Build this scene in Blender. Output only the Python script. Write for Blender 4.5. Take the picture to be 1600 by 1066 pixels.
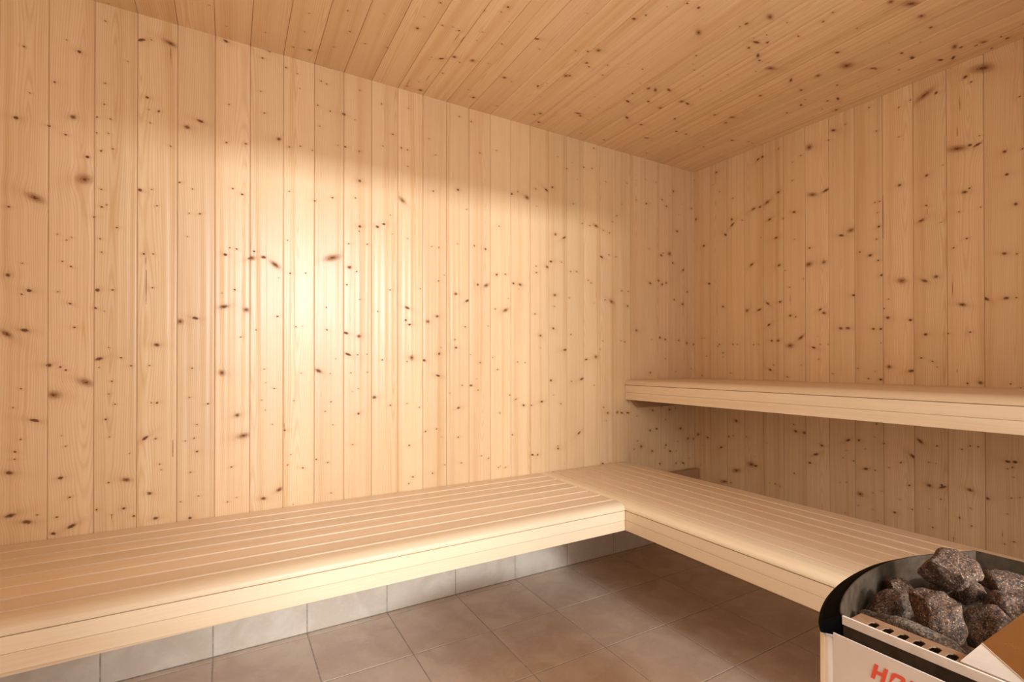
import bpy, bmesh, math, random
from mathutils import Vector, Matrix, noise
from mathutils.geometry import tessellate_polygon

# ------------------------------------------------------------------ camera, world, light, exposure
scene = bpy.context.scene
for o in list(bpy.data.objects):
    bpy.data.objects.remove(o, do_unlink=True)
COL = scene.collection

cam_data = bpy.data.cameras.new('camera')
cam_data.sensor_width = 36.0
cam_data.sensor_fit = 'HORIZONTAL'
cam_data.lens = 764.25 / 1600 * 36.0
cam_data.shift_x = 0.0
cam_data.shift_y = (563.755 - 533.0) / 1600
cam_data.clip_start = 0.02
cam = bpy.data.objects.new('camera', cam_data)
COL.objects.link(cam)
cam.matrix_world = (Matrix.Translation((-2.573, -2.1155, 1.0824)) @ Matrix.Rotation(math.radians(-30.1005), 4, 'Z')
                    @ Matrix.Rotation(math.radians(90.2894), 4, 'X') @ Matrix.Rotation(math.radians(-0.0521), 4, 'Z'))
scene.camera = cam

world = bpy.data.worlds.new('world')
scene.world = world
world.use_nodes = True
bg = world.node_tree.nodes['Background']
bg.inputs[0].default_value = (0.86, 0.93, 1.0, 1)
bg.inputs[1].default_value = 0.6

def area(name, loc, target, sx, sy, power, color):
    l = bpy.data.lights.new(name, 'AREA')
    l.shape = 'RECTANGLE'; l.size = sx; l.size_y = sy; l.energy = power; l.color = color
    o = bpy.data.objects.new(name, l); COL.objects.link(o)
    o.location = loc
    o.rotation_euler = (Vector(target) - Vector(loc)).to_track_quat('-Z', 'Y').to_euler()
    return o
# light added as daylight of an assumed, unmodelled window, falling through the door opening
area('assumed_window_light', (-1.75, -5.0, 2.08), (-1.9, 0.0, 1.0), 0.75, 0.13, 150, (0.86, 0.94, 1.0))
# broad soft fill added in the doorway, standing in for the next room's light
area('doorway_fill', (-1.79, -2.75, 0.98), (-2.2, 0.0, 0.9), 1.0, 1.9, 38, (0.95, 0.97, 1.0))
# weak warm fill light added out of view, high up near the door
area('ceiling_fill_light', (-2.7, -2.25, 2.20), (-2.5, -0.6, 0.9), 0.30, 0.30, 4, (1.0, 0.92, 0.80))

scene.view_settings.view_transform = 'Standard'
scene.view_settings.look = 'None'
scene.view_settings.gamma = 1.0
scene.view_settings.use_curve_mapping = False
scene.view_settings.exposure = 0.19

# ------------------------------------------------------------------ helpers
random.seed(7)
H = 2.2982          # ceiling height
B = 0.115           # width one board covers
OX, OY = 0.0276, -0.0036   # seam offsets
XL, YF = -3.45, -2.50      # side wall behind the left of the frame, front wall with the assumed door opening

def tag(o, label=None, cat=None, group=None, kind=None):
    if label: o['label'] = label
    if cat: o['category'] = cat
    if group: o['group'] = group
    if kind: o['kind'] = kind
    return o

def empty(name, loc):
    o = bpy.data.objects.new(name, None); o.empty_display_size = 0.1
    COL.objects.link(o); o.location = loc
    return o

class MB:
    """collects faces; every loop may carry a board coordinate and knot coordinates"""
    def __init__(s):
        s.v = []; s.f = []; s.bd = []; s.k = []; s.m = []; s.sm = []
    def face(s, pts, bd=None, ks=None, mat=0, smooth=False):
        i = len(s.v); s.v.extend([tuple(p) for p in pts]); s.f.append(tuple(range(i, i + len(pts))))
        n = len(pts)
        s.bd.extend(bd if bd else [(p[0], p[1], 0.5) for p in pts])
        s.k.extend(ks if ks else [((9, 9, 0),) * 4] * n)
        s.m.append(mat); s.sm.append(smooth)
    def build(s, name, mats, parent=None, weld=False):
        me = bpy.data.meshes.new(name)
        me.from_pydata(s.v, [], s.f)
        if not isinstance(mats, (list, tuple)): mats = [mats]
        for m in mats: me.materials.append(m)
        me.polygons.foreach_set('material_index', s.m)
        a = me.attributes.new('bd', 'FLOAT_VECTOR', 'CORNER')
        a.data.foreach_set('vector', [c for t in s.bd for c in t])
        if any(k[0][2] > 0 for k in s.k):
            for j in range(4):
                a = me.attributes.new('k%d' % j, 'FLOAT_VECTOR', 'CORNER')
                a.data.foreach_set('vector', [c for t in s.k for c in t[j]])
        me.polygons.foreach_set('use_smooth', s.sm)
        if weld:
            bm = bmesh.new(); bm.from_mesh(me)
            bmesh.ops.remove_doubles(bm, verts=bm.verts, dist=1e-5)
            bmesh.ops.recalc_face_normals(bm, faces=bm.faces)
            bm.to_mesh(me); bm.free()
        me.update()
        o = bpy.data.objects.new(name, me); COL.objects.link(o)
        if parent:
            o.parent = parent
            o.matrix_parent_inverse = Matrix.Translation(-Vector(parent.location))
        return o

# ------------------------------------------------------------------ material helpers
class NT:
    def __init__(s, name):
        s.mat = bpy.data.materials.new(name); s.mat.use_nodes = True
        s.t = s.mat.node_tree; s.N = s.t.nodes; s.L = s.t.links
        s.bsdf = s.N['Principled BSDF']
    def put(s, sock, v):
        if isinstance(v, bpy.types.NodeSocket): s.L.new(v, sock)
        elif v is not None: sock.default_value = v
    def m(s, op, a, b=None, c=None, clamp=False):
        n = s.N.new('ShaderNodeMath'); n.operation = op; n.use_clamp = clamp
        for i, x in enumerate((a, b, c)): s.put(n.inputs[i], x)
        return n.outputs[0]
    def add(s, a, b): return s.m('ADD', a, b)
    def mul(s, a, b): return s.m('MULTIPLY', a, b)
    def sub(s, a, b): return s.m('SUBTRACT', a, b)
    def attr(s, name):
        n = s.N.new('ShaderNodeAttribute'); n.attribute_name = name; return n.outputs['Vector']
    def sep(s, v):
        n = s.N.new('ShaderNodeSeparateXYZ'); s.L.new(v, n.inputs[0]); return n.outputs
    def vec(s, x, y, z):
        n = s.N.new('ShaderNodeCombineXYZ')
        for i, q in enumerate((x, y, z)): s.put(n.inputs[i], q)
        return n.outputs[0]
    def noise(s, v, scale=1.0, detail=2.0, rough=0.5, dist=0.0):
        n = s.N.new('ShaderNodeTexNoise'); s.L.new(v, n.inputs['Vector'])
        n.inputs['Scale'].default_value = scale; n.inputs['Detail'].default_value = detail
        n.inputs['Roughness'].default_value = rough; n.inputs['Distortion'].default_value = dist
        return n.outputs['Fac']
    def ramp(s, f, a, b, lo=0.0, hi=1.0):
        n = s.N.new('ShaderNodeMapRange'); n.interpolation_type = 'SMOOTHSTEP'
        s.put(n.inputs[0], f)
        for i, x in enumerate((a, b, lo, hi)): s.put(n.inputs[i + 1], x)
        return n.outputs[0]
    def mix(s, f, a, b, mode='MIX'):
        n = s.N.new('ShaderNodeMix'); n.data_type = 'RGBA'; n.blend_type = mode
        s.put(n.inputs[0], f)
        for sock, x in ((n.inputs[6], a), (n.inputs[7], b)):
            s.put(sock, x if isinstance(x, bpy.types.NodeSocket) else (*x, 1.0))
        return n.outputs[2]
    def bump(s, h, strength, dist, nrm=None):
        n = s.N.new('ShaderNodeBump'); n.inputs['Strength'].default_value = strength
        n.inputs['Distance'].default_value = dist; s.L.new(h, n.inputs['Height'])
        if nrm: s.L.new(nrm, n.inputs['Normal'])
        return n.outputs[0]
    def hash(s, x, k):
        return s.m('FRACT', s.mul(s.m('SINE', s.mul(x, k)), 4375.85))

def wood(name, light, dark, tone=0.16, ring=0.5, knots=True, rough=0.36, period=0.006, cup=0.5, spec=0.5):
    t = NT(name)
    u, v, sd = t.sep(t.attr('bd'))
    seed = t.mul(sd, 91.7)
    warp = t.noise(t.vec(t.mul(u, 5.0), t.mul(v, 0.9), seed), 1, 2)
    u1 = t.add(u, t.mul(t.sub(warp, 0.5), 0.055))
    core = halo = tint = None
    if knots:
        wob = t.noise(t.vec(t.mul(u, 160.0), t.mul(v, 160.0), seed), 1, 2)
        for j in range(4):
            a, b, r = t.sep(t.attr('k%d' % j))
            d2 = t.add(t.mul(a, a), t.mul(b, b))
            e = t.m('EXPONENT', t.mul(t.add(t.mul(t.mul(a, a), 0.10), t.mul(t.mul(b, b), 0.07)), -1.0))
            u1 = t.sub(u1, t.mul(t.mul(t.mul(a, r), e), 0.72))
            d = t.add(t.m('SQRT', d2), t.mul(t.sub(wob, 0.5), 0.9))
            big = t.ramp(r, 0.0045, 0.009)                      # larger knots are paler inside
            c = t.ramp(d, 1.15, 0.55)
            tv = t.mul(t.mul(big, c), t.mul(t.ramp(d, 0.18, 0.55), t.add(0.80, t.mul(t.m('SINE', t.mul(d, 20.0)), 0.20))))
            tint = tv if tint is None else t.add(tint, tv)
            rg = t.mul(big, t.mul(t.ramp(d, 1.9, 0.7), 0.40))
            h = t.mul(t.m('EXPONENT', t.mul(t.m('SQRT', t.add(t.mul(t.mul(a, a), 0.30), t.mul(b, b))), -0.75)), t.add(0.75, t.mul(t.sub(wob, 0.5), 0.9)))
            on = t.m('GREATER_THAN', r, 0.0001)
            c = t.mul(t.m('MAXIMUM', c, rg), on); h = t.mul(h, on)
            core = c if core is None else t.m('MAXIMUM', core, c)
            halo = h if halo is None else t.m('MAXIMUM', halo, h)
    cen = t.mul(t.sub(t.hash(sd, 311.7), 0.5), 0.16)
    cath = t.mul(t.sub(t.noise(t.vec(t.mul(v, 1.1), seed, 3.1), 1, 1), 0.45), 0.12)
    q = t.sub(u1, cen)
    q = t.m('SQRT', t.add(t.mul(q, q), t.mul(cath, cath)))
    ph = t.mul(q, 2 * math.pi / period)
    ph = t.add(ph, t.mul(t.noise(t.vec(t.mul(u1, 60.0), t.mul(v, 1.5), seed), 1, 2), 3.0))
    rings = t.m('POWER', t.add(0.5, t.mul(t.m('SINE', ph), 0.5)), 2.2)
    fibre = t.noise(t.vec(t.mul(u1, 700.0), t.mul(v, 9.0), seed), 1, 3, 0.6)
    streak = t.noise(t.vec(t.mul(u1, 26.0), t.mul(v, 0.35), seed), 1, 2)
    cloud = t.noise(t.vec(t.mul(u, 14.0), t.mul(v, 2.4), t.add(seed, 7.7)), 1, 3)
    f = t.add(t.mul(rings, ring * 0.55), t.mul(t.sub(fibre, 0.5), 0.75))
    f = t.add(f, t.mul(t.ramp(streak, 0.45, 0.75), 0.52))
    f = t.add(f, t.mul(t.sub(cloud, 0.5), 0.5))
    f = t.m('ADD', f, 0.06, clamp=True)
    col = t.mix(f, light, dark)
    # per-board tone: some pinker, some yellower, some darker
    hb = t.hash(sd, 78.233); hp = t.hash(sd, 191.3)
    col = t.mix(t.mul(hp, 0.20), col, (0.74, 0.46, 0.28))
    col = t.mix(1.0, col, t.mix(hb, (1 + tone * .3, 1 + tone * .3, 1 + tone * .3), (1 - tone, 1 - tone * 1.1, 1 - tone * 1.3)), 'MULTIPLY')
    if knots:
        col = t.mix(t.mul(halo, 0.85), col, (0.50, 0.24, 0.09))
        col = t.mix(core, col, t.mix(t.m('MINIMUM', tint, 1.0), (0.14, 0.050, 0.017), (0.46, 0.22, 0.082)))
    t.L.new(col, t.bsdf.inputs['Base Color'])
    t.put(t.bsdf.inputs['Roughness'], t.add(t.add(rough, t.mul(core, 0.35)) if knots else rough, t.mul(t.sub(fibre, 0.5), 0.12)))
    t.bsdf.inputs['Specular IOR Level'].default_value = spec
    wave = t.noise(t.vec(t.mul(u, 42.0), t.mul(v, 0.5), seed), 1, 1)
    n = t.bump(wave, cup, 0.004)
    n = t.bump(t.add(t.mul(fibre, 0.6), t.mul(rings, 0.3)), 0.25, 0.0004, n)
    t.L.new(n, t.bsdf.inputs['Normal'])
    return t.mat

def plain(name, color, rough=0.4, metal=0.0, nscale=0, namp=0.0, spec=0.5):
    t = NT(name)
    if nscale:
        tc = t.N.new('ShaderNodeTexCoord').outputs['Object']
        nz = t.noise(tc, nscale, 4, 0.6)
        c = t.mix(t.ramp(nz, 0.3, 0.7), tuple(x * (1 - namp) for x in color), tuple(min(1, x * (1 + namp)) for x in color))
        t.L.new(c, t.bsdf.inputs['Base Color'])
        t.put(t.bsdf.inputs['Roughness'], t.add(rough, t.mul(t.sub(nz, 0.5), 0.2)))
    else:
        t.bsdf.inputs['Base Color'].default_value = (*color, 1)
        t.bsdf.inputs['Roughness'].default_value = rough
    t.bsdf.inputs['Metallic'].default_value = metal
    t.bsdf.inputs['Specular IOR Level'].default_value = spec
    return t.mat

def tile_mat(name, a, b, c):
    t = NT(name)
    u, v, sd = t.sep(t.attr('bd'))       # tile-local metres and a seed
    s = t.mul(sd, 53.0)
    n1 = t.noise(t.vec(t.mul(u, 7.0), t.mul(v, 7.0), s), 1, 4, 0.6, 0.6)
    n2 = t.noise(t.vec(t.mul(u, 38.0), t.mul(v, 90.0), s), 1, 4, 0.65)
    col = t.mix(t.ramp(n1, 0.35, 0.68), a, b)
    col = t.mix(t.mul(t.ramp(n2, 0.52, 0.75), 0.35), col, c)
    col = t.mix(t.mul(t.hash(sd, 77.7), 0.22), col, a)
    t.L.new(col, t.bsdf.inputs['Base Color'])
    t.put(t.bsdf.inputs['Roughness'], t.add(0.26, t.mul(n2, 0.2)))
    t.L.new(t.bump(t.add(n1, t.mul(n2, 0.4)), 0.25, 0.002), t.bsdf.inputs['Normal'])
    return t.mat

def stone_mat(name, dark, mid, lite):
    t = NT(name)
    tc = t.N.new('ShaderNodeTexCoord').outputs['Object']
    n1 = t.noise(tc, 230, 3, 0.7); n2 = t.noise(tc, 30, 3); n3 = t.noise(tc, 420, 2, 0.6)
    col = t.mix(t.ramp(n1, 0.40, 0.60), dark, mid)
    col = t.mix(t.mul(t.ramp(n3, 0.56, 0.68), 0.75), col, lite)
    col = t.mix(t.mul(t.ramp(n2, 0.4, 0.7), 0.35), col, dark)
    t.L.new(col, t.bsdf.inputs['Base Color'])
    t.bsdf.inputs['Roughness'].default_value = 0.85
    t.L.new(t.bump(t.add(n1, t.mul(n2, 2.0)), 0.7, 0.003), t.bsdf.inputs['Normal'])
    return t.mat

M_PANEL = wood('knotty_pine', (0.80, 0.574, 0.336), (0.62, 0.37, 0.163), tone=0.09, ring=0.85, rough=0.34, cup=0.9, spec=0.38)
M_BENCH = wood('bench_wood', (0.85, 0.70, 0.49), (0.72, 0.53, 0.32), tone=0.09, ring=0.25, knots=False, rough=0.42, period=0.009, cup=0.15, spec=0.4)
M_SEAT = wood('seat_wood', (0.82, 0.645, 0.455), (0.70, 0.51, 0.33), tone=0.09, ring=0.3, knots=False, rough=0.42, period=0.009, cup=0.15, spec=0.4)
M_CLEAT = wood('dark_batten', (0.46, 0.25, 0.125), (0.30, 0.14, 0.06), knots=False)  # darker brown wood than the benches, for the wall cleats
M_BACK = plain('dark_groove_backing', (0.42, 0.25, 0.13), 0.9)
M_TILE = tile_mat('floor_tile', (0.62, 0.46, 0.345), (0.74, 0.585, 0.455), (0.84, 0.72, 0.60))
M_TILE2 = tile_mat('skirting_tile', (0.64, 0.54, 0.43), (0.76, 0.67, 0.55), (0.82, 0.75, 0.64))
M_GROUT = plain('grout', (0.42, 0.34, 0.28), 0.9, 0, 60, 0.25)
M_STEEL = plain('brushed_steel', (0.84, 0.80, 0.73), 0.40, 0.4, 40, 0.06)
M_STEEL2 = plain('polished_steel', (0.86, 0.81, 0.74), 0.36, 0.40, 14, 0.03)
M_DULL = plain('heat_dulled_steel', (0.055, 0.036, 0.022), 0.8, 0.1, 60, 0.25, 0.12)
M_BLACK = plain('black_plastic', (0.0015, 0.0013, 0.0012), 0.6, spec=0.02)
M_LEDGE = plain('brown_reflection_ledge_steel', (0.42, 0.27, 0.16), 0.45, 0.7, 60, 0.15)  # brown reflection of the wood put into the steel colour
M_DARK = plain('near_black_metal', (0.02, 0.017, 0.015), 0.8)  # near-black; carries the shade seen through the ledge slots, grate shares it
M_RED = plain('red_print', (0.80, 0.10, 0.05), 0.45)
M_STONE = stone_mat('granite_stone', (0.022, 0.012, 0.007), (0.11, 0.055, 0.030), (0.42, 0.26, 0.15))
M_STONE2 = stone_mat('grey_stone', (0.04, 0.030, 0.022), (0.15, 0.105, 0.07), (0.36, 0.27, 0.19))
M_COVER = plain('cover_steel', (0.60, 0.40, 0.20), 0.25, 1.0, 20, 0.05)  # orange reflection of the pine ceiling put into the steel colour
M_FLAP = plain('flap_steel', (0.82, 0.76, 0.67), 0.40, 0.4, 25, 0.08)  # same steel as the cover, with the bright wall's reflection in its colour

# knots of the panelling: position along the wall, height (or depth) and radius in mm
KNOTS_LEFT = """-3136,2089,5.1 -3034,2144,3.1 -3002,2115,7.4 -2935,2241,4.3 -3063,1997,6.2 -3122,1945,4.1 -2838,2209,10 -2809,2219,4.5 -2755,2225,13.7 -2583,2289,9.6 -2461,2264,6.2 -2378,2252,5.1 -2336,2240,3.8 -2247,2236,5.2 -2226,2230,5.3 -2935,2030,4.3 -2937,1958,4.3 -3154,1858,7.1 -3017,1895,9.5 -3076,1851,6.2 -3035,1832,5.2 -2956,1910,4.3 -2921,1912,4.3 -2957,1857,4.3 -2926,1862,3.3 -2945,1799,6.5 -2914,1812,4.4 -2815,1972,3.4 -2787,1973,6.8 -2812,1926,3.4 -2753,1857,4.6 -2663,1969,10.5 -2704,1937,9.3 -2573,2054,4.8 -2581,1909,6 -2517,1919,6.1 -2467,2133,3.7 -2454,2052,5 -2404,1963,8.8 -2366,1940,5.1 -2325,1952,5.1 -2260,2134,5.2 -2212,2122,5.3 -2152,1988,6.7 -2113,2111,4.1 -2158,2124,8 -2094,1982,5.4 -2000,2209,5.6 -1994,2026,4.2 -1634,2246,6 -1571,2238,6.1 -1783,2107,4.4 -1752,2039,4.4 -1884,2034,5.7 -1526,2097,6.2 -2988,1695,17 -3109,1613,18.4 -2944,1669,4.3 -2943,1610,5.4 -2930,1619,4.3 -2963,1573,5.4 -2840,1685,7.8 -2807,1693,4.5 -2726,1733,5.7 -2687,1716,4.6 -2560,1740,6 -2792,1638,5.6 -2697,1626,4.6 -2664,1629,5.8 -2947,1502,4.3 -2943,1457,4.3 -3055,1503,3.1 -3020,1497,3.2 -3032,1487,3.1 -3043,1416,4.2 -3021,1401,5.3 -3138,1400,3 -3171,1360,8 -3122,1315,7.1 -3139,1302,5.1 -3053,1316,4.2 -3023,1279,6.3 -2954,1329,7.5 -2914,1332,5.4 -2829,1464,6.7 -2802,1467,4.5 -2804,1348,4.5 -2702,1541,3.5 -2547,1514,6 -2584,1489,7.2 -2499,1485,11 -2456,1493,8.7 -2416,1468,15 -2553,1360,6 -2588,1294,13.1 -2515,1286,11 -2724,1233,11.5 -2678,1247,10.5 -3132,1188,11.2 -3174,1176,14 -2959,1268,6.4 -2936,1259,3.2 -2362,1439,6.3 -2305,1445,5.1 -2366,1764,5.1 -2371,1569,3.8 -2271,1742,6.5 -2093,1856,8.1 -2202,1518,19.8 -2134,1485,9.4 -2105,1470,5.4 -2092,1663,8.1 -2095,1642,5.4 -2018,1672,8.3 -1990,1687,7 -2138,1584,5.4 -2061,1591,5.5 -1908,1805,15.6 -1882,1960,4.3 -1763,1871,5.9 -1640,1899,7.5 -2110,1781,5.4 -2203,1766,6.6 -1643,1644,4.5 -1736,1616,5.9 -1770,1616,4.4 -1555,1645,6.1 -1420,1758,6.3 -1883,1638,4.3 -1738,1461,5.9 -1651,1408,9 -1593,1379,10.6 -1491,1460,14 -1537,1460,7.7 -1885,1329,11.4 -1892,1274,7.1 -1875,1255,7.1 -1789,1272,10.2 -1744,1298,8.8 -1384,1345,14.3 -1441,1348,6.3 -1433,1518,7.9 -1384,1524,6.4 -2148,1209,10.7 -2095,1197,9.5 -2224,1220,6.6 -2341,1228,5.1 -2407,1266,6.3 -2533,1182,4.8 -2482,1211,4.9 -2017,1306,5.5 -1962,1403,5.6 -2092,1353,4.1 -2226,1312,5.2 -1258,1927,12.2 -1347,1930,7.5 -1312,1947,6.1 -1138,1987,11 -1100,2008,7.9 -1205,1981,6.2 -1081,1762,9.5 -1024,1752,9.6 -903,1845,6.6 -849,1841,6.6 -806,1845,13.4 -752,1828,6.7 -708,1820,6.8 -652,1926,6.9 -962,1943,6.5 -1006,2126,6.4 -891,2156,6.6 -834,2161,6.6 -734,2105,5.1 -576,2126,5.2 -428,2176,5.4 -340,2175,5.4 -190,2147,9.3 -250,2044,7.4 -289,2078,7.3 -420,2033,7.2 -500,2041,5.3 -767,1677,10.1 -712,1695,6.8 -659,1689,5.1 -982,1575,6.5 -942,1578,6.5 -1134,1585,9.4 -1110,1616,7.9 -1203,1582,6.2 -1042,1620,6.4 -863,1538,6.6 -842,1525,6.6 -1299,1479,9.1 -1338,1482,7.5 -1086,1441,9.5 -1088,1381,6.3 -992,1432,6.4 -1210,1335,6.2 -692,1430,15.3 -741,1438,6.8 -571,1413,8.7 -618,1498,6.9 -1096,1265,7.9 -1177,1225,7.8 -980,1236,6.5 -1018,1153,11.2 -876,1102,9.9 -808,1117,11.7 -907,996,11.5 -976,984,6.5 -1111,992,7.9 -821,959,5 -503,1274,8.8 -391,1560,9 -320,1581,9.1 -290,1561,9.1 -256,1573,7.4 -297,1738,9.1 -225,1755,12.9 -196,1701,9.3 -104,1667,11.3 -185,1475,7.4 -110,1452,9.4 -68,1532,7.6 -158,1903,9.3 -379,1223,5.4 -311,1237,9.1 -264,1226,7.3 -145,1223,7.5 -72,1208,9.5 -8,1201,7.7 -264,1108,5.5 -172,1030,5.6 -391,1025,7.2 -595,1205,6.9 -625,1210,5.2 -759,1207,5 -1603,1255,5.7 -1481,1263,4.4 -1314,1088,6 -1429,1051,5.9 -1456,1110,4.4 -1525,1085,5.8 -1655,1193,5.6 -1650,1155,7 -1734,1126,8.3 -1740,1025,9.7 -1865,1107,13.4 -1806,1096,8.2 -1996,1097,6.5 -1886,1090,5.3 -1572,976,7.2 -1536,953,5.8 -1619,978,5.7 -1360,923,6 -1325,901,6 -1279,869,7.6 -1232,867,6.1 -1169,883,7.8 -1047,867,6.4 -724,801,8.5 -652,801,10.3 -618,796,10.3 -572,794,10.4 -927,703,9.8 -1417,836,5.9 -1638,872,7.1 -1830,884,5.4 -1961,899,6.6 -1886,904,4 -1800,773,6.8 -1747,781,5.5 -1639,735,5.6 -1876,716,6.7 -1067,644,6.3 -780,1159,5 -2791,1148,8.7 -2924,1136,3.7 -2949,1098,11.1 -2891,1102,5.7 -2863,1074,5.7 -2915,1022,4.7 -2923,979,3.7 -2906,944,4.7 -2931,894,6.5 -2921,834,3.7 -2867,773,2.8 -2949,1069,3.7 -3033,1061,6.3 -3047,1071,6.3 -3074,1077,8 -2983,1020,18.3 -3062,981,14.3 -3158,944,3.5 -3140,1003,3.5 -3108,901,9.7 -3140,843,4.4 -3153,805,6.1 -3166,740,8.6 -3043,847,2.7 -3033,812,3.6 -3045,710,7.2 -3022,644,5.4 -3054,584,5.4 -3017,549,10.9 -3062,532,7.1 -3125,580,12.3 -3164,606,12.1 -2876,684,13.3 -2923,680,5.6 -2954,593,5.5 -2914,570,3.7 -2854,556,6.7 -2824,822,9.6 -2794,818,5.8 -2778,707,3.9 -2811,629,7.7 -2793,539,7.8 -2692,524,7 -2721,586,4 -2687,1065,5 -2695,959,4 -2638,934,6.1 -2672,860,4 -2680,811,5 -2707,803,4 -2594,1047,12.3 -2544,887,9.4 -2524,808,15.7 -2563,694,5.2 -2575,565,4.1 -2546,578,3.1 -2455,561,8.5 -2400,588,13 -2453,1060,4.3 -2418,984,4.3 -2448,1008,3.2 -2450,902,3.2 -2425,845,4.3 -2462,941,3.2 -2322,1043,4.4 -2256,1052,13.5 -2211,1040,4.5 -2348,934,3.3 -2359,721,3.3 -2371,681,5.4 -2315,664,5.5 -2264,693,6.7 -2220,676,5.7 -2208,924,4.5 -2230,886,4.5 -2200,829,3.4 -2123,964,3.5 -2098,975,3.5 -2097,870,7 -2030,936,9.5 -2140,1120,10.4 -2101,1118,5.8 -2062,1121,4.7 -2121,741,4.6 -2128,1042,4.6 -2060,1044,4.7 -2381,819,6.5 -2350,523,3.3 -2790,944,6.8 -2806,945,3.9 -2812,1075,3.9 -2207,549,4.5 -1623,613,5.3 -1706,612,5.2 -1766,580,6.4 -1859,574,6.3 -1878,547,5 -1479,620,5.4 -1517,636,5.4 -1226,613,7.2 -1195,610,7.2 -1424,570,5.5 -1385,566,5.5 -1066,631,7.4 -760,520,7.8 -704,514,7.9 -500,771,6.3 -393,680,8.6 -341,686,10.1 -263,737,6.6 -496,625,6.3 -467,590,10.6 -262,581,8.8 -225,541,10.3 -272,564,5.9 -378,555,8.6 -132,673,10.5 -295,821,7.3 -373,799,7.2 -230,796,7.4 -177,802,6.7 -156,595,6.7 -63,606,9.1 -13,599,8.4 -172,461,7.4 -108,456,9.8 -52,480,5.3 -313,473,8.7 -104,809,5.3 -524,579,5.6 -2753,2192,-26.3 -2822,1372,-83.8 -2744,774,-49.2 -2383,834,-17.5 -2823,1441,-14.5 -2914,564,-10.3"""
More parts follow.
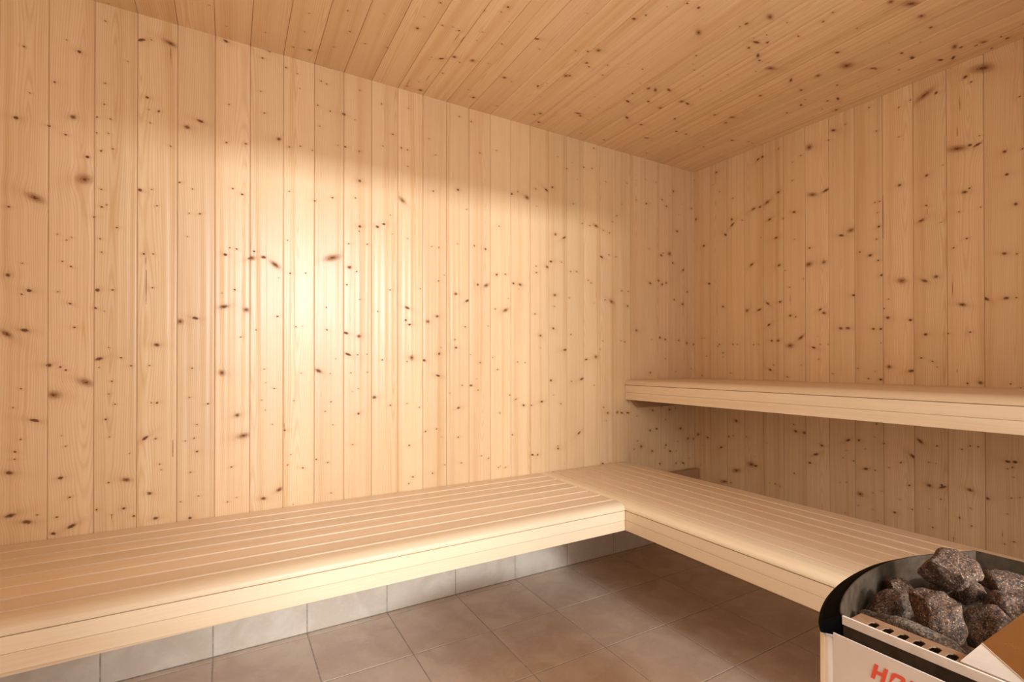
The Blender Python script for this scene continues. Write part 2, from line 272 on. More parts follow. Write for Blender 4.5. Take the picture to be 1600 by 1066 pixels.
KNOTS_RIGHT = """-436,2226,10.8 -461,2232,8.9 -554,2241,6.9 -674,2161,5 -832,2227,12.6 -809,2188,6.4 -886,2234,4.6 -716,2188,16.4 -987,2269,5.9 -1103,2217,5.7 -1146,2230,5.6 -1196,2227,19.2 -1236,2218,8.1 -1330,2237,9 -1348,2208,6.4 -1385,2245,25.2 -1016,2147,5.9 -1103,2086,4.3 -1304,1957,19.6 -1343,1956,7.7 -1366,1949,10.2 -1444,1892,8.6 -1493,1884,6 -1486,2084,6 -1202,1881,8.2 -1105,1870,8.5 -1326,1772,9.1 -1450,1802,7.3 -1474,1682,8.5 -1308,1697,5.2 -1374,1698,5.1 -1200,1753,6.8 -1183,1693,12.4 -1251,1669,4 -1332,1583,6.4 -1290,1554,5.3 -1442,1501,8.6 -1476,1493,6 -1111,1445,14.1 -1193,1433,12.3 -1232,1444,9.4 -1317,1318,13 -1389,1333,11.3 -1446,1329,8.6 -1474,1328,6 -1058,1286,8.7 -1142,1269,7 -1196,1203,8.2 -1341,1205,6.4 -1271,1203,6.6 -731,1940,16.3 -796,1942,12.8 -629,2045,5.1 -489,1970,15.9 -407,1955,12.7 -447,1956,9 -552,2006,8.7 -578,1857,6.9 -503,1872,12.3 -637,1876,8.4 -539,1762,8.7 -396,1642,12.7 -555,1610,8.6 -908,1716,12.2 -866,1701,10.9 -274,1900,11.3 -227,1850,11.5 -270,1931,9.5 -1009,1821,5.9 -1028,1820,5.8 -1019,1771,4.4 -1024,1706,7.3 -989,1581,8.9 -1015,1650,5.9 -712,1588,14.8 -785,1586,11.2 -612,1483,5.1 -640,1732,5 -1034,1482,7.3 -766,1350,9.7 -784,1332,9.6 -615,1333,8.5 -644,1324,6.7 -366,1383,11 -440,1380,10.8 -491,1410,10.6 -560,1412,8.6 -497,1292,10.6 -862,1250,9.3 -893,1249,9.2 -1001,1239,7.4 -1030,1237,7.3 -919,1404,7.6 -1043,1328,5.8 -670,1214,13.3 -112,1573,9.9 -209,1421,7.7 -188,2121,5.8 -337,1909,5.6 -72,1815,8 -166,2245,7.8 -12,1997,10.2 -274,1193,6.8 -303,1192,5.6 -406,1186,6.5 -435,1188,5.4 -209,1143,6.9 -173,1184,5.8 -90,1125,6 -548,1203,8.3 -513,1204,7.4 -614,1174,14.2 -734,1160,10.7 -804,1175,3.8 -766,1176,3.9 -758,1101,4.8 -503,1045,10.5 -524,1072,5.2 -671,1072,4 -598,1008,6.1 -935,1056,4.5 -980,1009,6.2 -1029,1006,7 -1007,1043,3.5 -1031,1173,3.5 -1062,1064,10.4 -58,1238,4.8 -76,1238,4.8 -258,1023,5.7 -57,1004,6 -1144,1047,11.7 -1219,1088,6.5 -1235,1064,4 -1371,1003,9.1 -1332,999,6.2 -1457,1002,5.8 -892,711,11.1 -939,717,7.2 -1004,741,3.5 -1041,716,6.1 -965,680,3.6 -1012,802,6.2 -870,624,3.7 -967,588,11.7 -1005,588,5.3 -943,465,11.8 -1031,498,4.4 -997,482,3.5 -934,408,3.6 -878,359,3.7 -856,500,3.7 -885,508,3.7 -1105,641,6.8 -1149,675,12.5 -1136,547,6.7 -1100,477,3.4 -1145,445,5 -996,406,3.5 -1174,746,12.4 -1233,733,6.5 -1205,660,4.1 -1229,659,3.2 -1206,562,9.8 -1250,564,11.2 -1245,513,4.8 -1217,387,5.7 -1205,463,3.3 -1338,572,9.2 -1342,429,5.4 -1305,452,5.5 -1339,499,3.8 -1313,731,4.7 -1339,749,5.4 -1363,749,5.3 -1390,550,9 -1457,568,5.8 -1448,705,7.3 -1468,707,7.3 -1464,648,3.6 -1446,505,3.7 -1464,404,5.8 -1438,388,4.4 -1480,575,4.3 -1285,363,3.9 -1017,361,3.5 -26,630,9.5 -97,620,7.4 -193,573,10.9 -245,645,7.1 -294,743,10.5 -389,505,17.1 -294,453,17.6 -416,502,11.8 -530,425,6.5 -555,417,4.9 -641,724,9.4 -632,759,6.3 -743,619,12.2 -713,571,7.7 -772,668,7.5 -633,502,6.3 -686,722,9.3 -214,371,16.2 -1313,2133,-26 -1203,1732,-27.2 -1304,2018,-26.2 -616,1419,-21.2 -1041,1732,-131 -1286,1387,-32.9 -1432,422,-9.2 -1305,451,-10.9 -1285,357,-9.9 -1299,1049,-7.9"""
KNOTS_CEIL = """-1574,-582,9.6 -1497,-782,3.3 -1336,-843,7.9 -1314,-878,6.7 -1080,-910,15.3 -1184,-994,7.7 -1233,-988,5.4 -970,-1027,9.2 -929,-1089,15.7 -849,-1103,4.6 -978,-1005,4.6 -807,-1002,7.3 -845,-982,12.1 -840,-948,7.4 -764,-936,11.4 -730,-920,7.7 -640,-911,18.5 -484,-904,11 -368,-882,8.6 -483,-764,8.7 -417,-980,10.8 -388,-1078,23.6 -275,-1123,11.9 -513,-1103,8.8 -218,-1235,12.8 -289,-1228,7.5 -474,-1357,11.2 -374,-1349,8.1 -575,-1367,21.7 -646,-1336,10.8 -92,-1416,14.6 -52,-1467,8.4 -82,-1458,6 -160,-1348,14.8 -103,-1285,11.6 -134,-1359,8.6 -77,-1317,11.5 -1093,-642,5.3 -1331,-645,10 -1320,-560,7.8 -1408,-600,5 -1340,-446,12.2 -1326,-454,8.1 -1209,-528,5.4 -1236,-589,5.2 -967,-552,11.3 -931,-558,12.8 -879,-588,12.8 -888,-472,8.9 -972,-426,11.9 -753,-551,11.9 -714,-551,12 -795,-460,10.7 -1102,-223,12.5 -1080,-211,9.4 -1261,-130,9.3 -1402,-325,7 -1221,-55,8.1 -869,-312,12.7 -654,-422,8 -541,-333,8.4 -474,-338,8.5 -421,-573,15.8 -515,-547,7.8 -397,-523,9.7 -763,-662,5.7 -170,-893,7.4 -240,-810,10.6 -270,-983,7 -50,-870,9.2 -622,-201,10.4 -756,-295,8.2 -264,-282,7.2 -195,-414,10.5 -150,-927,11.8 -762,-1212,6.7 -600,-1213,5.8 -2458,-113,4.4 -2332,-299,4.2 -2334,-189,4.4 -2359,-74,6.1 -2303,-86,7.8 -2224,-153,4.6 -2126,-232,4.6 -2107,-427,2.8 -1982,-414,8.7 -1909,-473,6.5 -1875,-485,4.3 -1846,-478,6.6 -2046,-251,5.4 -1811,-613,4.1 -1759,-638,4.2 -1769,-514,3.7 -1674,-491,6.9 -1768,-307,4.8 -1799,-327,9.5 -1840,-292,9.6 -1878,-281,4 -1727,-342,11.2 -1799,-202,5.9 -1898,-34,6.1 -1836,-34,8.9 -1655,-145,5.3 -1606,-98,9.1 -1559,-304,8.5 -1518,-294,5.2 -1663,-358,4.1 -1957,-574,6.1 -2198,-258,2.9 -2212,-3,3.3 -1839,-441,-23.8 -1815,-438,-21.9 -1902,-62,-30.6 -1841,-141,-20.1 -2043,-464,-12.4 -848,-990,-13.4 -686,-927,-16.6"""

def parse(s):
    return [tuple(float(x) for x in k.split(',')) for k in s.split()]

# ------------------------------------------------------------------ panelled surfaces
def boards(name, place, seams, v0, v1, knots, seed, extra=0, kind='structure', backing=None, step=0.02):
    """place(u, v, n) -> world point; seams = board edges along u; knots = (u mm, v mm, r mm)"""
    rnd = random.Random(seed)
    mb = MB()
    g, dep = 0.0018, 0.0026
    for bi in range(len(seams) - 1):
        a, b = seams[bi], seams[bi + 1]
        sd = rnd.random()
        mid = (a + b) / 2
        ks = []
        for (ku, kv, kr) in knots:
            ku /= 1000; kv /= 1000; r = kr / 1000 * (0.52 if kr < 7 else 0.74)
            if kr < 0:                      # a drying crack along the grain
                if a < ku < b: ks.append((ku, kv, 0.0010, -kr / 1.0, 1.5708))
                continue
            if a - 0.004 < ku < b + 0.004:
                asp = rnd.uniform(0.95, 1.5); ang = rnd.uniform(-0.35, 0.35)
                if kr > 9.5 and rnd.random() < 0.75:
                    asp = rnd.uniform(1.7, 2.6); ang = rnd.choice((-1, 1)) * rnd.uniform(0.15, 0.7); r *= 0.72
                ks.append((ku, kv, r, asp, ang))
        for _ in range(extra):
            r = 0.0016 + rnd.random() ** 3 * 0.0035
            ks.append((rnd.uniform(a + .006, b - .006), rnd.uniform(v0, v1), r, rnd.uniform(1, 1.3), 0.0))
        n = max(1, int(round((v1 - v0) / step)))
        for i in range(n):
            va = v0 + (v1 - v0) * i / n; vb = v0 + (v1 - v0) * (i + 1) / n; vc = (va + vb) / 2
            near = sorted(ks, key=lambda k: max(0, abs(k[1] - vc) - 0.01) / k[2])[:4]
            def kc(u, v):
                out = []
                for (ku, kv, r, asp, ang) in near:
                    du, dv = u - ku, v - kv
                    c, s = math.cos(ang), math.sin(ang)
                    p, q = du * c + dv * s, -du * s + dv * c
                    out.append((p / (r * asp), q / r, r))       # elongated across the board
                while len(out) < 4: out.append((9, 9, 0))
                return tuple(out)
            prof = [(a, -dep), (a + 0.0006, -dep), (a + g, -0.0004), (a + 0.006, 0.0), (mid, 0.0006), (b - 0.006, 0.0), (b - g, -0.0004), (b - 0.0006, -dep), (b, -dep)]
            for (p, q) in zip(prof, prof[1:]):
                pts = [place(p[0], va, p[1]), place(q[0], va, q[1]), place(q[0], vb, q[1]), place(p[0], vb, p[1])]
                gap = p[1] < -0.0025 and q[1] < -0.0025
                uv = [(p[0], va), (q[0], va), (q[0], vb), (p[0], vb)]
                mb.face(pts, [(x - mid, y, sd) for x, y in uv], [kc(x, y) for x, y in uv], 1 if gap else 0)
    # thickness behind the boards
    a, b = seams[0], seams[-1]
    T = 0.05
    c = [(a, v0), (b, v0), (b, v1), (a, v1)]
    mb.face([place(x, y, -T) for x, y in reversed(c)], mat=1)
    for i in range(4):
        p, q = c[i], c[(i + 1) % 4]
        mb.face([place(*q, -0.0026), place(*p, -0.0026), place(*p, -T), place(*q, -T)], mat=1)
    o = mb.build(name, [M_PANEL, M_BACK])
    tag(o, kind=kind)
    return o

def seamlist(lo, hi, off, flip=False):
    k = math.floor((lo - off) / B); s = [lo]
    x = off + B * (k + 1)
    while x < hi - 1e-6:
        if x - s[-1] > 0.004: s.append(x)
        x += B
    s.append(hi)
    return s

KL, KR, KC = parse(KNOTS_LEFT), parse(KNOTS_RIGHT), parse(KNOTS_CEIL)
ZB = 0.33    # bottom edge of the panelling, hidden behind the lower bench
o = boards('wall_left', lambda u, v, n: (u, -n, v), seamlist(XL, 0.0, OX), ZB, H + 0.01, KL, 11, extra=3)
tag(o, 'long wall of knotty pine panelling behind the lower bench')
o = boards('wall_right', lambda u, v, n: (-n, u, v), seamlist(YF, 0.0, OY), ZB, H + 0.01, KR, 12, extra=3)
tag(o, 'knotty pine panelled wall behind the upper bench')
o = boards('ceiling', lambda u, v, n: (u, v, H - n), seamlist(XL, 0.0, OX), YF, 0.0, KC, 13, extra=9)
tag(o, 'ceiling of knotty pine boards')
o = boards('wall_side', lambda u, v, n: (XL + n, u, v), seamlist(YF, 0.0, OY), 0.0, H, [], 14, extra=9, step=0.1)
tag(o, 'pine panelled side wall outside the view')
# unseen front wall around a door opening assumed from the light patch
DX0, DX1, DZ = -2.25, -1.32, 1.98
def front(name, x0, x1, z0, z1, seed):
    o = boards(name, lambda u, v, n: (u, YF + n, v), seamlist(x0, x1, OX), z0, z1, [], seed, extra=7, step=0.1)
    tag(o, 'pine panelled front wall beside the assumed door opening')
front('wall_front', XL, DX0, 0.0, H, 15)
front('wall_front', DX1, 0.0, 0.0, H, 16)
front('wall_front', DX0, DX1, DZ, H, 17)

def box(mb, x0, x1, y0, y1, z0, z1, bev=0.0, mat=0, axis=0, sd=0.5):
    """box with flat chamfers; bd coordinate runs along 'axis'"""
    bm = bmesh.new()
    bmesh.ops.create_cube(bm, size=1.0)
    for v in bm.verts:
        v.co = Vector(((x0 + x1) / 2 + v.co.x * (x1 - x0), (y0 + y1) / 2 + v.co.y * (y1 - y0), (z0 + z1) / 2 + v.co.z * (z1 - z0)))
    if bev: bmesh.ops.bevel(bm, geom=list(bm.edges), offset=bev, segments=2, affect='EDGES', profile=0.5)
    bmesh.ops.recalc_face_normals(bm, faces=bm.faces)
    c = ((x0 + x1) / 2, (y0 + y1) / 2, (z0 + z1) / 2)
    for f in bm.faces:
        pts = [tuple(v.co) for v in f.verts]
        n = f.normal
        bd = []
        for p in pts:
            al = p[axis]
            oth = [i for i in range(3) if i != axis]
            k = max(oth, key=lambda i: -abs(n[i])) if max(abs(n[i]) for i in oth) > 0.3 else oth[0]
            bd.append((p[k] - c[k], al, sd))
        mb.face(pts, bd, mat=mat)
    bm.free()

def extrude(mb, prof, place, l0, l1, sd, mat=0, smooth=True, seg=1, caps=True):
    """closed profile [(a, b)] swept along length l; bd.x follows the outline"""
    n = len(prof); acc = [0.0]
    for i in range(n):
        p, q = prof[i], prof[(i + 1) % n]
        acc.append(acc[-1] + math.hypot(q[0] - p[0], q[1] - p[1]))
    for s in range(seg):
        a = l0 + (l1 - l0) * s / seg; b = l0 + (l1 - l0) * (s + 1) / seg
        for i in range(n):
            p, q = prof[i], prof[(i + 1) % n]
            mb.face([place(p[0], p[1], a), place(q[0], q[1], a), place(q[0], q[1], b), place(p[0], p[1], b)],
                    [(acc[i] - .04, a, sd), (acc[i + 1] - .04, a, sd), (acc[i + 1] - .04, b, sd), (acc[i] - .04, b, sd)], mat=mat, smooth=smooth)
    if caps:
        for l in (l0, l1):
            mb.face([place(p[0], p[1], l) for p in prof], [(p[0] * 0.3, p[1] * 0.3 + l, sd) for p in prof], mat=mat)

def arc(cx, cy, rx, ry, a0, a1, n):
    return [(cx + rx * math.cos(math.radians(a0 + (a1 - a0) * i / n)), cy + ry * math.sin(math.radians(a0 + (a1 - a0) * i / n))) for i in range(n + 1)]

def slat_profile(w, t, r=0.0035):
    """a: across, b: up (top at 0)"""
    return ([(r, -t), (w - r, -t), (w, -t + r)] + arc(w - r, -r, r, r, 0, 90, 3) + arc(r, -r, r, r, 90, 180, 3) + [(0, -t + r)])

def nose_profile(w, t):
    """front slat: large rounding on the far (a = w) side"""
    R = 0.040
    return ([(0.003, -t), (w - 0.003, -t), (w, -t + 0.002)] + arc(w - R, -t + 0.004, R, t - 0.004, 0, 90, 9) + arc(0.003, -0.003, 0.003, 0.003, 90, 180, 3) + [(0, -t + .003)])

def bench(name, place, width, nslat, length, ztop, zs, seed, loc, l0=0.0, gap=0.007, P=None):
    """place(a, z, l): a = distance from the back edge towards the front"""
    rnd = random.Random(seed)
    root = empty(name, loc)
    P = P or width / nslat
    seat = MB()
    for i in range(nslat - 1):
        prof = [(x + i * P, y) for x, y in slat_profile(P - gap, 0.026)]
        extrude(seat, prof, lambda a, b, l: place(a, ztop + b, l), l0, length, rnd.random())
    # cross bearers under the slats
    k = l0 + 0.12
    while k < length:
        extrude(seat, [(0.01, -0.07), (width - 0.03, -0.07), (width - 0.03, -0.0265), (0.01, -0.0265)], lambda a, b, l: place(a, ztop + b, l), k, k + 0.045, rnd.random(), smooth=False)
        k += 0.62
    so = seat.build('seat', M_SEAT, root)
    nb = MB()
    extrude(nb, [(x + (nslat - 1) * P, y) for x, y in nose_profile(width - (nslat - 1) * P, ztop - zs[0] - 0.001)], lambda a, b, l: place(a, ztop + b, l), l0, length, rnd.random())
    nb.build('front_nosing', M_BENCH, root)
    for za, zb in ((zs[0], zs[1]), (zs[1], zs[2])):
        fb = MB(); r = 0.0009
        w = width - 0.0015
        z1, z0 = za - 0.0004, zb + 0.0003
        prof = [(w - 0.022, z0), (w - r, z0), (w, z0 + r), (w, z1 - r), (w - r, z1), (w - 0.022, z1)]
        extrude(fb, prof, lambda a, b, l: place(a, b, l), l0, length, rnd.random(), smooth=False)
        fb.build('fascia_board', M_BENCH, root)
    return root

# lower bench along the long wall (runs in X), butting against the corner bench
YB, XBF, XBB = -0.6377, -1.1898, -0.5946
G = 0.003
r = bench('sauna_bench', lambda a, z, l: (l, -G - a, z), -YB - G, 8, XBF - 0.001, 0.5168, (0.4868, 0.4483, 0.4076), 3, (-2.3, -0.3, 0.0), l0=XL + 0.01, P=0.0815)
tag(r, 'pale slatted lower bench running along the long left wall', 'bench')
mb = MB()    # lath under the fascia, sagging a little towards the left end
zl = lambda x: 0.3995 - 0.012 * max(0.0, min(1.0, (-2.35 - x) / 0.8))
xs = [XL + 0.012 + i * 0.12 for i in range(19)]
for a, b in zip(xs, xs[1:]):
    for y0 in (YB + 0.024, YB + 0.050):
        mb.face([(a, y0, zl(a)), (b, y0, zl(b)), (b, y0, 0.44), (a, y0, 0.44)], [(0, a, .2), (0, b, .2), (.04, b, .2), (.04, a, .2)])
    mb.face([(a, YB + .024, zl(a)), (b, YB + .024, zl(b)), (b, YB + .050, zl(b)), (a, YB + .050, zl(a))], [(0, a, .2), (0, b, .2), (.03, b, .2), (.03, a, .2)])
mb.build('backing_lath', M_BENCH, r)
mb = MB()
box(mb, XL + 0.01, XBF, -0.045, -G, 0.40, 0.446, 0.002, axis=0)
mb.build('wall_cleat', M_BENCH, r)

# lower bench across the corner (runs in Y), its back edge standing off the right wall
r = bench('sauna_bench', lambda a, z, l: (XBB - a, l, z), XBB - XBF, 8, -G, 0.5168, (0.4868, 0.4483, 0.4076), 5, (-0.9, -1.2, 0.0), l0=YF + 0.01)
tag(r, 'pale slatted lower bench in the corner running below the upper bench towards the heater', 'bench')
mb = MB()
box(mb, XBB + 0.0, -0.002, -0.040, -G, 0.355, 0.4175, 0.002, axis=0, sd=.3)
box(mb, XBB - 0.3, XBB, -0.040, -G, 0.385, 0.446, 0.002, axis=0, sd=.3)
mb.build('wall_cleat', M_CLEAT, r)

# upper bench on the right wall
r = bench('sauna_bench', lambda a, z, l: (-G - a, l, z), 0.5961 - G, 8, -G, 0.9862, (0.9558, 0.914, 0.8725), 8, (-0.3, -1.2, 0.0), l0=YF + 0.01)
tag(r, 'pale upper bench mounted high on the right wall', 'bench')
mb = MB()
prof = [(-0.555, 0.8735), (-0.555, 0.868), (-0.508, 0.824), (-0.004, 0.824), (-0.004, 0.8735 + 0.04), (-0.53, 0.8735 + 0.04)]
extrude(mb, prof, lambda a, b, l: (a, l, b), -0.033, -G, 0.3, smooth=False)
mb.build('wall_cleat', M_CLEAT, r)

# ------------------------------------------------------------------ tiled floor and skirting
T = 0.3229; J = 0.0035
def tiles(mb, us, vs, place, th=0.0, mat=0):
    rnd = random.Random(len(us) * 31 + len(vs))
    for i in range(len(us) - 1):
        for j in range(len(vs) - 1):
            a, b, c, d = us[i] + J / 2, us[i + 1] - J / 2, vs[j] + J / 2, vs[j + 1] - J / 2
            e = 0.0016; sd = rnd.random()
            out = [(a, c), (b, c), (b, d), (a, d)]
            inn = [(a + e, c + e), (b - e, c + e), (b - e, d - e), (a + e, d - e)]
            loc = lambda p: (p[0] - a, p[1] - c, sd)
            mb.face([place(*p, 0.0) for p in inn], [loc(p) for p in inn], mat=0)
            for k in range(4):
                p, q, r_, s = out[k], out[(k + 1) % 4], inn[(k + 1) % 4], inn[k]
                mb.face([place(*p, -0.0015), place(*q, -0.0015), place(*r_, 0.0), place(*s, 0.0)], [loc(p), loc(q), loc(r_), loc(s)], mat=0)
us = [XL - 0.1] + [-1.9751 + T * k for k in range(-4, 7)] + [0.0]
vs = [YF] + [-(0.3543 + T * k) for k in range(6, -2, -1)] + [0.0]
vs = [v for v in vs if v >= YF]
mb = MB()
tiles(mb, us, vs, lambda u, v, n: (u, v, n))
x0, x1, y0, y1 = us[0], 0.0, YF - 0.1, 0.06
box(mb, x0, x1, y0, y1, -0.06, -0.0012, 0, mat=1)
o = mb.build('floor', [M_TILE, M_GROUT]); tag(o, 'brown ceramic tile floor with dark grout', kind='structure')
mb = MB()
ub = [XL] + [-1.9751 + T * k for k in range(-4, 7)] + [0.0]
tiles(mb, ub, [0.0, T, ZB + 0.0], lambda u, v, n: (u, 0.010 - n, v) if 0 else (u, -n * 1.0, v))
box(mb, XL, 0.0, 0.0012, 0.05, 0.0, ZB, 0, mat=1)
o = mb.build('baseboard_left', [M_TILE2, M_GROUT]); tag(o, 'row of pale tiles at the foot of the left wall', kind='structure')
mb = MB()
tiles(mb, [YF] + [-(0.3543 + T * k) for k in range(6, -2, -1) if -(0.3543 + T * k) > YF] + [0.0], [0.0, T, ZB], lambda u, v, n: (-n, u, v))
box(mb, 0.0012, 0.05, YF, 0.0, 0.0, ZB, 0, mat=1)
o = mb.build('baseboard_right', [M_TILE2, M_GROUT]); tag(o, 'row of pale tiles at the foot of the right wall', kind='structure')
# unseen floor added for the room next door, so that light bounces in
mb = MB(); box(mb, -5.0, 1.0, -7.0, YF - 0.1, -0.06, -0.0012, 0)
tag(mb.build('floor', M_TILE2), 'unseen floor added for the room next door', kind='structure')

# ------------------------------------------------------------------ sauna heater
HR = empty('sauna_heater', (-1.65, -1.95, 0.0))
tag(HR, 'steel sauna heater with a black rounded rim and open top full of stones', 'heater')
inner = [(-1.873, -1.7748), (-1.8620, -1.7675), (-1.8357, -1.7560), (-1.7898, -1.7415), (-1.7297, -1.7292), (-1.6758, -1.7242), (-1.6218, -1.7240), (-1.5754, -1.7300), (-1.5375, -1.7386), (-1.48, -1.757), (-1.4303, -1.7763)]
YE = -2.30
def off(path, d):
    out = []
    for i, p in enumerate(path):
        a = Vector(path[max(0, i - 1)]); b = Vector(path[min(len(path) - 1, i + 1)])
        t = (b - a).normalized(); n = Vector((-t.y, t.x))
        out.append((p[0] + n.x * d, p[1] + n.y * d))
    return out
def wallstrip(mb, path, levels, smooth=True, closed=False):
    """levels: list of (offset, z); sweeps a cross-section along a plan path"""
    rows = [[(x, y, z) for x, y in off(path, d)] for d, z in levels]
    for r0, r1 in zip(rows, rows[1:]):
        for i in range(len(path) - 1):
            mb.face([r0[i], r0[i + 1], r1[i + 1], r1[i]], smooth=smooth)
def subdiv(path, n=4):
    """Catmull-Rom smoothing"""
    out = []
    for i in range(len(path) - 1):
        p0 = Vector(path[max(0, i - 1)]); p1 = Vector(path[i]); p2 = Vector(path[i + 1]); p3 = Vector(path[min(len(path) - 1, i + 2)])
        for k in range(n):
            t = k / n
            q = 0.5 * ((2 * p1) + (-p0 + p2) * t + (2 * p0 - 5 * p1 + 4 * p2 - p3) * t * t + (-p0 + 3 * p1 - 3 * p2 + p3) * t ** 3)
            out.append((q.x, q.y))
    out.append(tuple(path[-1]))
    return out
curve = subdiv(inner)
ZR = 0.750
# stone basket: thin sheet, rim rolled over, walls going down to the grate
mb = MB()
for d, lv in ((0.0, 1), ):
    wallstrip(mb, curve, [(-0.0012, 0.50), (-0.0012, ZR), (0.0, ZR + 0.0004), (0.0012, ZR), (0.0012, 0.50)])
def flatwall(mb, p, q, t, z0, z1):
    d = (Vector(q) - Vector(p)).normalized(); n = Vector((-d.y, d.x)) * t
    a, b = Vector(p), Vector(q)
    c = [(a.x, a.y), (b.x, b.y), (b.x + n.x, b.y + n.y), (a.x + n.x, a.y + n.y)]
    for i in range(4):
        u, w = c[i], c[(i + 1) % 4]
        mb.face([(*u, z0), (*w, z0), (*w, z1), (*u, z1)])
    mb.face([(*u, z1) for u in c]); mb.face([(*u, z0) for u in reversed(c)])
flatwall(mb, (-1.4303, -1.7763), (-1.4238, -1.95), 0.0014, 0.50, ZR)
flatwall(mb, (-1.4238, -1.95), (-1.4238, YE), 0.0014, 0.50, ZR)
mb.build('stone_basket', M_DULL, HR, weld=False)
mb = MB(); box(mb, -1.872, -1.425, YE, -1.775, 0.500, 0.503)
mb.build('grate', M_DARK, HR)
mb = MB(); box(mb, -1.8695, -1.8685, YE, -1.778, 0.60, 0.7405); box(mb, -1.8685, -1.829, YE, -1.778, 0.700, 0.702)
mb.build('slot_dark_backing', M_DARK, HR)  # dark sheets added below the ledge so its slots look shaded
# flat front rim, with a lip and a shaded slot below it
mb = MB()
box(mb, -1.8745, -1.8715, YE, -1.7748, 0.7385, ZR, 0.0006)
mb.build('front_rim', M_STEEL, HR)
mb = MB()
box(mb, -1.8730, -1.8712, YE, -1.7760, 0.60, 0.7385)
mb.build('vent_strip', M_DULL, HR)
# slotted ledge between rim and stones
mb = MB()
zc = 0.742; X0, X1 = -1.8715, -1.828
ys = [-1.7997 - 0.0160 * k for k in range(-1, 13)]
def ledge_cell(ya, yb, hole):
    if not hole:
        mb.face([(X0, ya, zc), (X1, ya, zc), (X1, yb, zc), (X0, yb, zc)]); return
    cx, cy = -1.8495, (ya + yb) / 2; hx, hy, cc = 0.0105, 0.0050, 0.0032
    hole_pts = [(cx - hx, cy + hy - cc), (cx - hx + cc, cy + hy), (cx + hx - cc, cy + hy), (cx + hx, cy + hy - cc), (cx + hx, cy - hy + cc), (cx + hx - cc, cy - hy), (cx - hx + cc, cy - hy), (cx - hx, cy - hy + cc)]
    o = [(X0, cy + hy - cc), (cx - hx + cc, ya), (cx + hx - cc, ya), (X1, cy + hy - cc), (X1, cy - hy + cc), (cx + hx - cc, yb), (cx - hx + cc, yb), (X0, cy - hy + cc)]
    corner = {0: (X0, ya), 2: (X1, ya), 4: (X1, yb), 6: (X0, yb)}
    for i in range(8):
        j = (i + 1) % 8
        mid = [corner[i]] if i in corner else []
        ring = [o[i]] + mid + [o[j]]
        mb.face([(*p, zc) for p in ring] + [(*hole_pts[j], zc), (*hole_pts[i], zc)])
        mb.face([(*hole_pts[i], zc), (*hole_pts[j], zc), (*hole_pts[j], zc - 0.0015), (*hole_pts[i], zc - 0.0015)])
ledge_cell(-1.7765, ys[1] + 0.008, False)
for y in ys[1:]:
    ledge_cell(y + 0.008, y - 0.008, True)
mb.face([(X1, -1.7765, zc), (X1, YE, zc), (X1, YE, zc - 0.02), (X1, -1.7765, zc - 0.02)])
mb.build('slotted_ledge', M_LEDGE, HR)
# black rounded rim
mb = MB()
bandpath = subdiv([(-1.8735, -1.7765), (-1.8680, -1.7700)] + inner[1:-1] + [(-1.4303, -1.7763), (-1.425, -1.79)])
wallstrip(mb, curve, [(0.0016, 0.7485), (0.006, 0.7478), (0.020, 0.7395), (0.0245, 0.7345), (0.0255, 0.728), (0.0245, 0.7225), (0.0016, 0.7225)])
p0 = off(curve, 0.0016)[0]
ends = [off(curve, d)[0] + (z,) for d, z in [(0.0016, 0.7485), (0.006, 0.7478), (0.020, 0.7395), (0.0245, 0.7345), (0.0255, 0.728), (0.0245, 0.7225), (0.0016, 0.7225)]]
mb.face(ends)
mb.build('black_rim', M_BLACK, HR)
# outer casing: curved end and flat front panel with the printed name
XP = -1.8865
oc = off(curve, 0.0235)
mb = MB()
cp = [(XP, -1.7700), (XP, -1.7630), (XP + 0.002, -1.7580), (XP + 0.006, -1.7545)] + [p for p in oc if p[0] > XP + 0.012] + [(-1.405, -1.80), (-1.405, YE)]
for a, b in zip(cp, cp[1:]):
    mb.face([(*a, 0.14), (*b, 0.14), (*b, 0.7225), (*a, 0.7225)], smooth=True)
    mb.face([(*a, 0.7225), (*b, 0.7225), (b[0] + (-1.65 - b[0]) * .05, b[1] + (-1.95 - b[1]) * .08, 0.7215), (a[0] + (-1.65 - a[0]) * .05, a[1] + (-1.95 - a[1]) * .08, 0.7215)])
mb.build('casing', M_STEEL2, HR, weld=True)
mb = MB()
box(mb, XP - 0.0005, XP + 0.0015, YE, -1.7700, 0.14, 0.7290, 0.0006)
box(mb, XP + 0.0015, XP + 0.0125, YE, -1.7760, 0.7040, 0.7055)
mb.build('front_panel', M_STEEL2, HR)
mb = MB(); box(mb, XP + 0.002, -1.41, YE + 0.01, -1.79, 0.14, 0.15)
mb.build('base_plate', M_DULL, HR)
for lx in (-1.84, -1.45):
    for ly in (-1.83, -2.22):
        mb = MB(); box(mb, lx - .015, lx + .015, ly - .015, ly + .015, 0.0, 0.14, 0.002); mb.build('leg', M_DULL, HR)

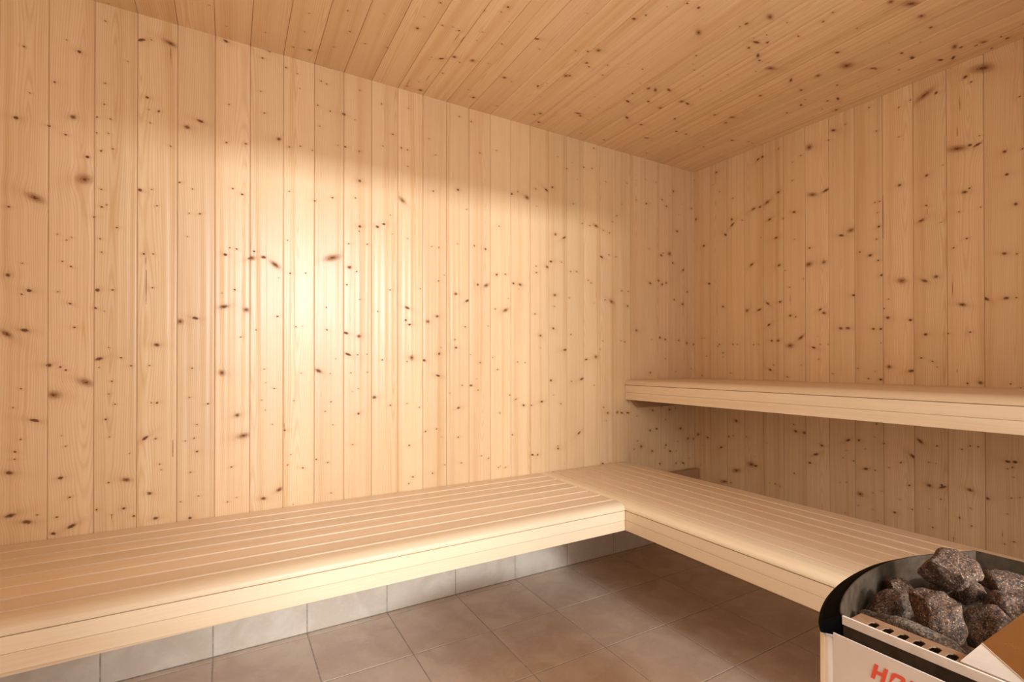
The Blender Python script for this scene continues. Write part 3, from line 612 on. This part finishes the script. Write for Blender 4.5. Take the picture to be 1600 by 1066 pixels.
# printed name on the front panel, strokes as flat polygons 0.3 mm thick
GL = {
 'H': [[(0, 0), (.26, 0), (.26, .38), (.62, .38), (.62, 0), (.88, 0), (.88, 1), (.62, 1), (.62, .62), (.26, .62), (.26, 1), (0, 1)]],
 'A': [[(0, 0), (.24, 0), (.24, .28), (.62, .28), (.62, .48), (.24, .48), (.24, .66), (.30, .76), (.62, .76), (.62, 0), (.88, 0), (.88, .80), (.82, .93), (.68, 1), (.20, 1), (.06, .93), (0, .80)]],
 'R': [[(0, 0), (.26, 0), (.26, .30), (.40, .30), (.62, 0), (.92, 0), (.68, .34), (.84, .44), (.88, .58), (.88, .80), (.80, .94), (.66, 1), (0, 1), (0, .76), (.62, .76), (.62, .52), (0, .52)]],
 'V': [[(.30, 0), (.60, 0), (.92, 1), (.64, 1), (.45, .34), (.26, 1), (-.02, 1)]],
 'I': [[(0, 0), (.26, 0), (.26, 1), (0, 1)]],
}
mb = MB(); yy = -1.8138; hh = 0.0190
for ch in 'HARVIA':
    for poly in GL[ch]:
        pv = [Vector((XP - 0.0009, yy - (x * 0.86 + y * 0.22) * hh, 0.6945 + y * hh)) for x, y in poly]
        for tri in tessellate_polygon([[Vector((x, y, 0)) for x, y in poly]]):
            mb.face([tuple(pv[i]) for i in tri])
    yy -= hh * (0.96 if ch != 'I' else 0.42)
mb.build('printed_name', M_RED, HR)

# steel hood over the right part of the stones: flat sheet with a cut corner folded down
mb = MB()
E0 = (-1.8060, -1.8935, 0.7525); E1 = (-1.4260, -1.8960, 0.7525)
F0 = (-1.8580, -1.9400, 0.7525); F1 = (-1.874, -1.955, 0.7525)
L0 = (-1.8535, -1.8885, 0.7435); L1 = (-1.8735, -1.9600, 0.7435)
top = [E0, E1, (-1.4260, YE, 0.7525), (-1.874, YE, 0.7525), F1]
th = 0.0012
mb.face(top); mb.face([(x, y, z - th) for x, y, z in reversed(top)])
for a, b in zip(top, top[1:] + top[:1]): mb.face([a, b, (b[0], b[1], b[2] - th), (a[0], a[1], a[2] - th)])
mb.build('top_cover', M_COVER, HR)
mb = MB()
flap = [E0, F1, L1, L0]
mb.face(flap); mb.face([(x, y, z - th) for x, y, z in reversed(flap)])
for a, b in zip(flap, flap[1:] + flap[:1]): mb.face([a, b, (b[0], b[1], b[2] - th), (a[0], a[1], a[2] - th)])
# bright folded edge
d = (Vector(F1) - Vector(E0)).normalized(); n = Vector((-d.y, d.x, 0)) * 0.0009
a, b = Vector(E0), Vector(F1)
up = Vector((0, 0, 0.0007))
mb.face([a - n + up * 0, b - n + up * 0, b + up, a + up]); mb.face([a + up, b + up, b + n, a + n])
mb.build('corner_flap', M_FLAP, HR)

# ------------------------------------------------------------------ stones
def stone(loc, size, rot, seed, label, mat=M_STONE, cuts=9, group=None):
    rnd = random.Random(seed)
    bm = bmesh.new()
    bmesh.ops.create_icosphere(bm, subdivisions=4, radius=1.0)
    planes = []
    for _ in range(cuts):
        n = Vector((rnd.gauss(0, 1), rnd.gauss(0, 1), rnd.gauss(0, 1))).normalized()
        planes.append((n, rnd.uniform(0.55, 0.84)))
    sv = Vector((seed * 1.7, seed * .9, 3.1))
    for v in bm.verts:
        p = v.co.copy()
        for n, dd in planes:
            e = p.dot(n) - dd
            if e > 0: p -= n * e * 1.0
        p *= 1.12
        p += p.normalized() * (0.16 * noise.noise(p * 1.6 + sv) + 0.085 * noise.noise(p * 4.5 + sv) + 0.035 * noise.noise(p * 11 + sv))
        v.co = Vector((p.x * size[0], p.y * size[1], p.z * size[2]))
    me = bpy.data.meshes.new('sauna_stone'); bm.to_mesh(me); bm.free()
    me.polygons.foreach_set('use_smooth', [True] * len(me.polygons))
    me.materials.append(mat)
    o = bpy.data.objects.new('sauna_stone', me); COL.objects.link(o)
    o.location = loc; o.rotation_euler = rot
    tag(o, label, 'stone', 'sauna stones in the heater')
    return o

R_ = math.radians
# location, half sizes, rotation, seed, material, label
for spec in [
    ((-1.6360, -1.8055, 0.768), (.030, .034, .034), (R_(10), R_(5), R_(20)), 21, M_STONE, 'large brown stone, topmost of the heap, standing above the back rim'),
    ((-1.7260, -1.8225, 0.731), (.029, .029, .041), (R_(-8), R_(12), R_(-28)), 5, M_STONE, 'big blocky brown stone standing upright in the middle near the slotted ledge'),
    ((-1.7040, -1.7605, 0.712), (.040, .024, .022), (R_(5), R_(-6), R_(-30)), 9, M_STONE, 'dark speckled stone lying below the curved rim at the left'),
    ((-1.6500, -1.7490, 0.716), (.024, .019, .021), (R_(20), R_(15), R_(40)), 13, M_STONE, 'small pointed stone behind the dark speckled stone at the curved rim'),
    ((-1.7790, -1.8110, 0.717), (.020, .062, .016), (R_(-4), R_(10), R_(-14)), 17, M_STONE2, 'long flat grey stone lying along the slotted ledge'),
    ((-1.6800, -1.8620, 0.714), (.034, .025, .034), (R_(25), R_(-30), R_(15)), 25, M_STONE, 'wedge shaped stone leaning against the steel cover'),
    ((-1.6030, -1.8660, 0.728), (.030, .024, .021), (R_(5), R_(5), R_(30)), 29, M_STONE, 'brown stone at the right edge behind the wedge shaped stone'),
    ((-1.5120, -1.8420, 0.730), (.036, .044, .021), (R_(0), R_(8), R_(10)), 33, M_STONE, 'broad stone at the back of the basket below the back rim'),
    ((-1.5780, -1.8180, 0.724), (.022, .020, .020), (R_(12), R_(0), R_(60)), 37, M_STONE, 'small dark stone in the hollow right of the topmost stone'),
    ((-1.6450, -1.8250, 0.702), (.026, .022, .020), (R_(0), R_(20), R_(10)), 41, M_STONE2, 'half hidden stone below the topmost stone'),
    ((-1.7720, -1.8700, 0.708), (.028, .026, .014), (R_(0), R_(4), R_(5)), 45, M_STONE, 'small flat reddish stone beside the last slots of the ledge'),
    ((-1.5600, -1.7800, 0.700), (.040, .026, .028), (R_(0), R_(20), R_(80)), 49, M_STONE, 'stone deep in the back corner of the basket behind the topmost stone'),
    ((-1.6800, -1.7900, 0.645), (.040, .035, .028), (R_(0), R_(20), R_(10)), 53, M_STONE, 'stone in the lower layer under the blocky stone'),
    ((-1.7800, -1.8100, 0.655), (.040, .030, .028), (R_(0), R_(10), R_(50)), 57, M_STONE, 'stone in the lower layer under the long flat stone'),
    ((-1.5500, -1.8500, 0.660), (.040, .036, .032), (R_(20), R_(10), R_(50)), 61, M_STONE, 'stone in the lower layer at the back of the basket'),
    ((-1.6900, -1.8850, 0.640), (.040, .036, .028), (R_(20), R_(10), R_(5)), 65, M_STONE, 'stone in the lower layer under the steel cover'),
]:
    stone(spec[0], spec[1], spec[2], spec[3], spec[5], spec[4])
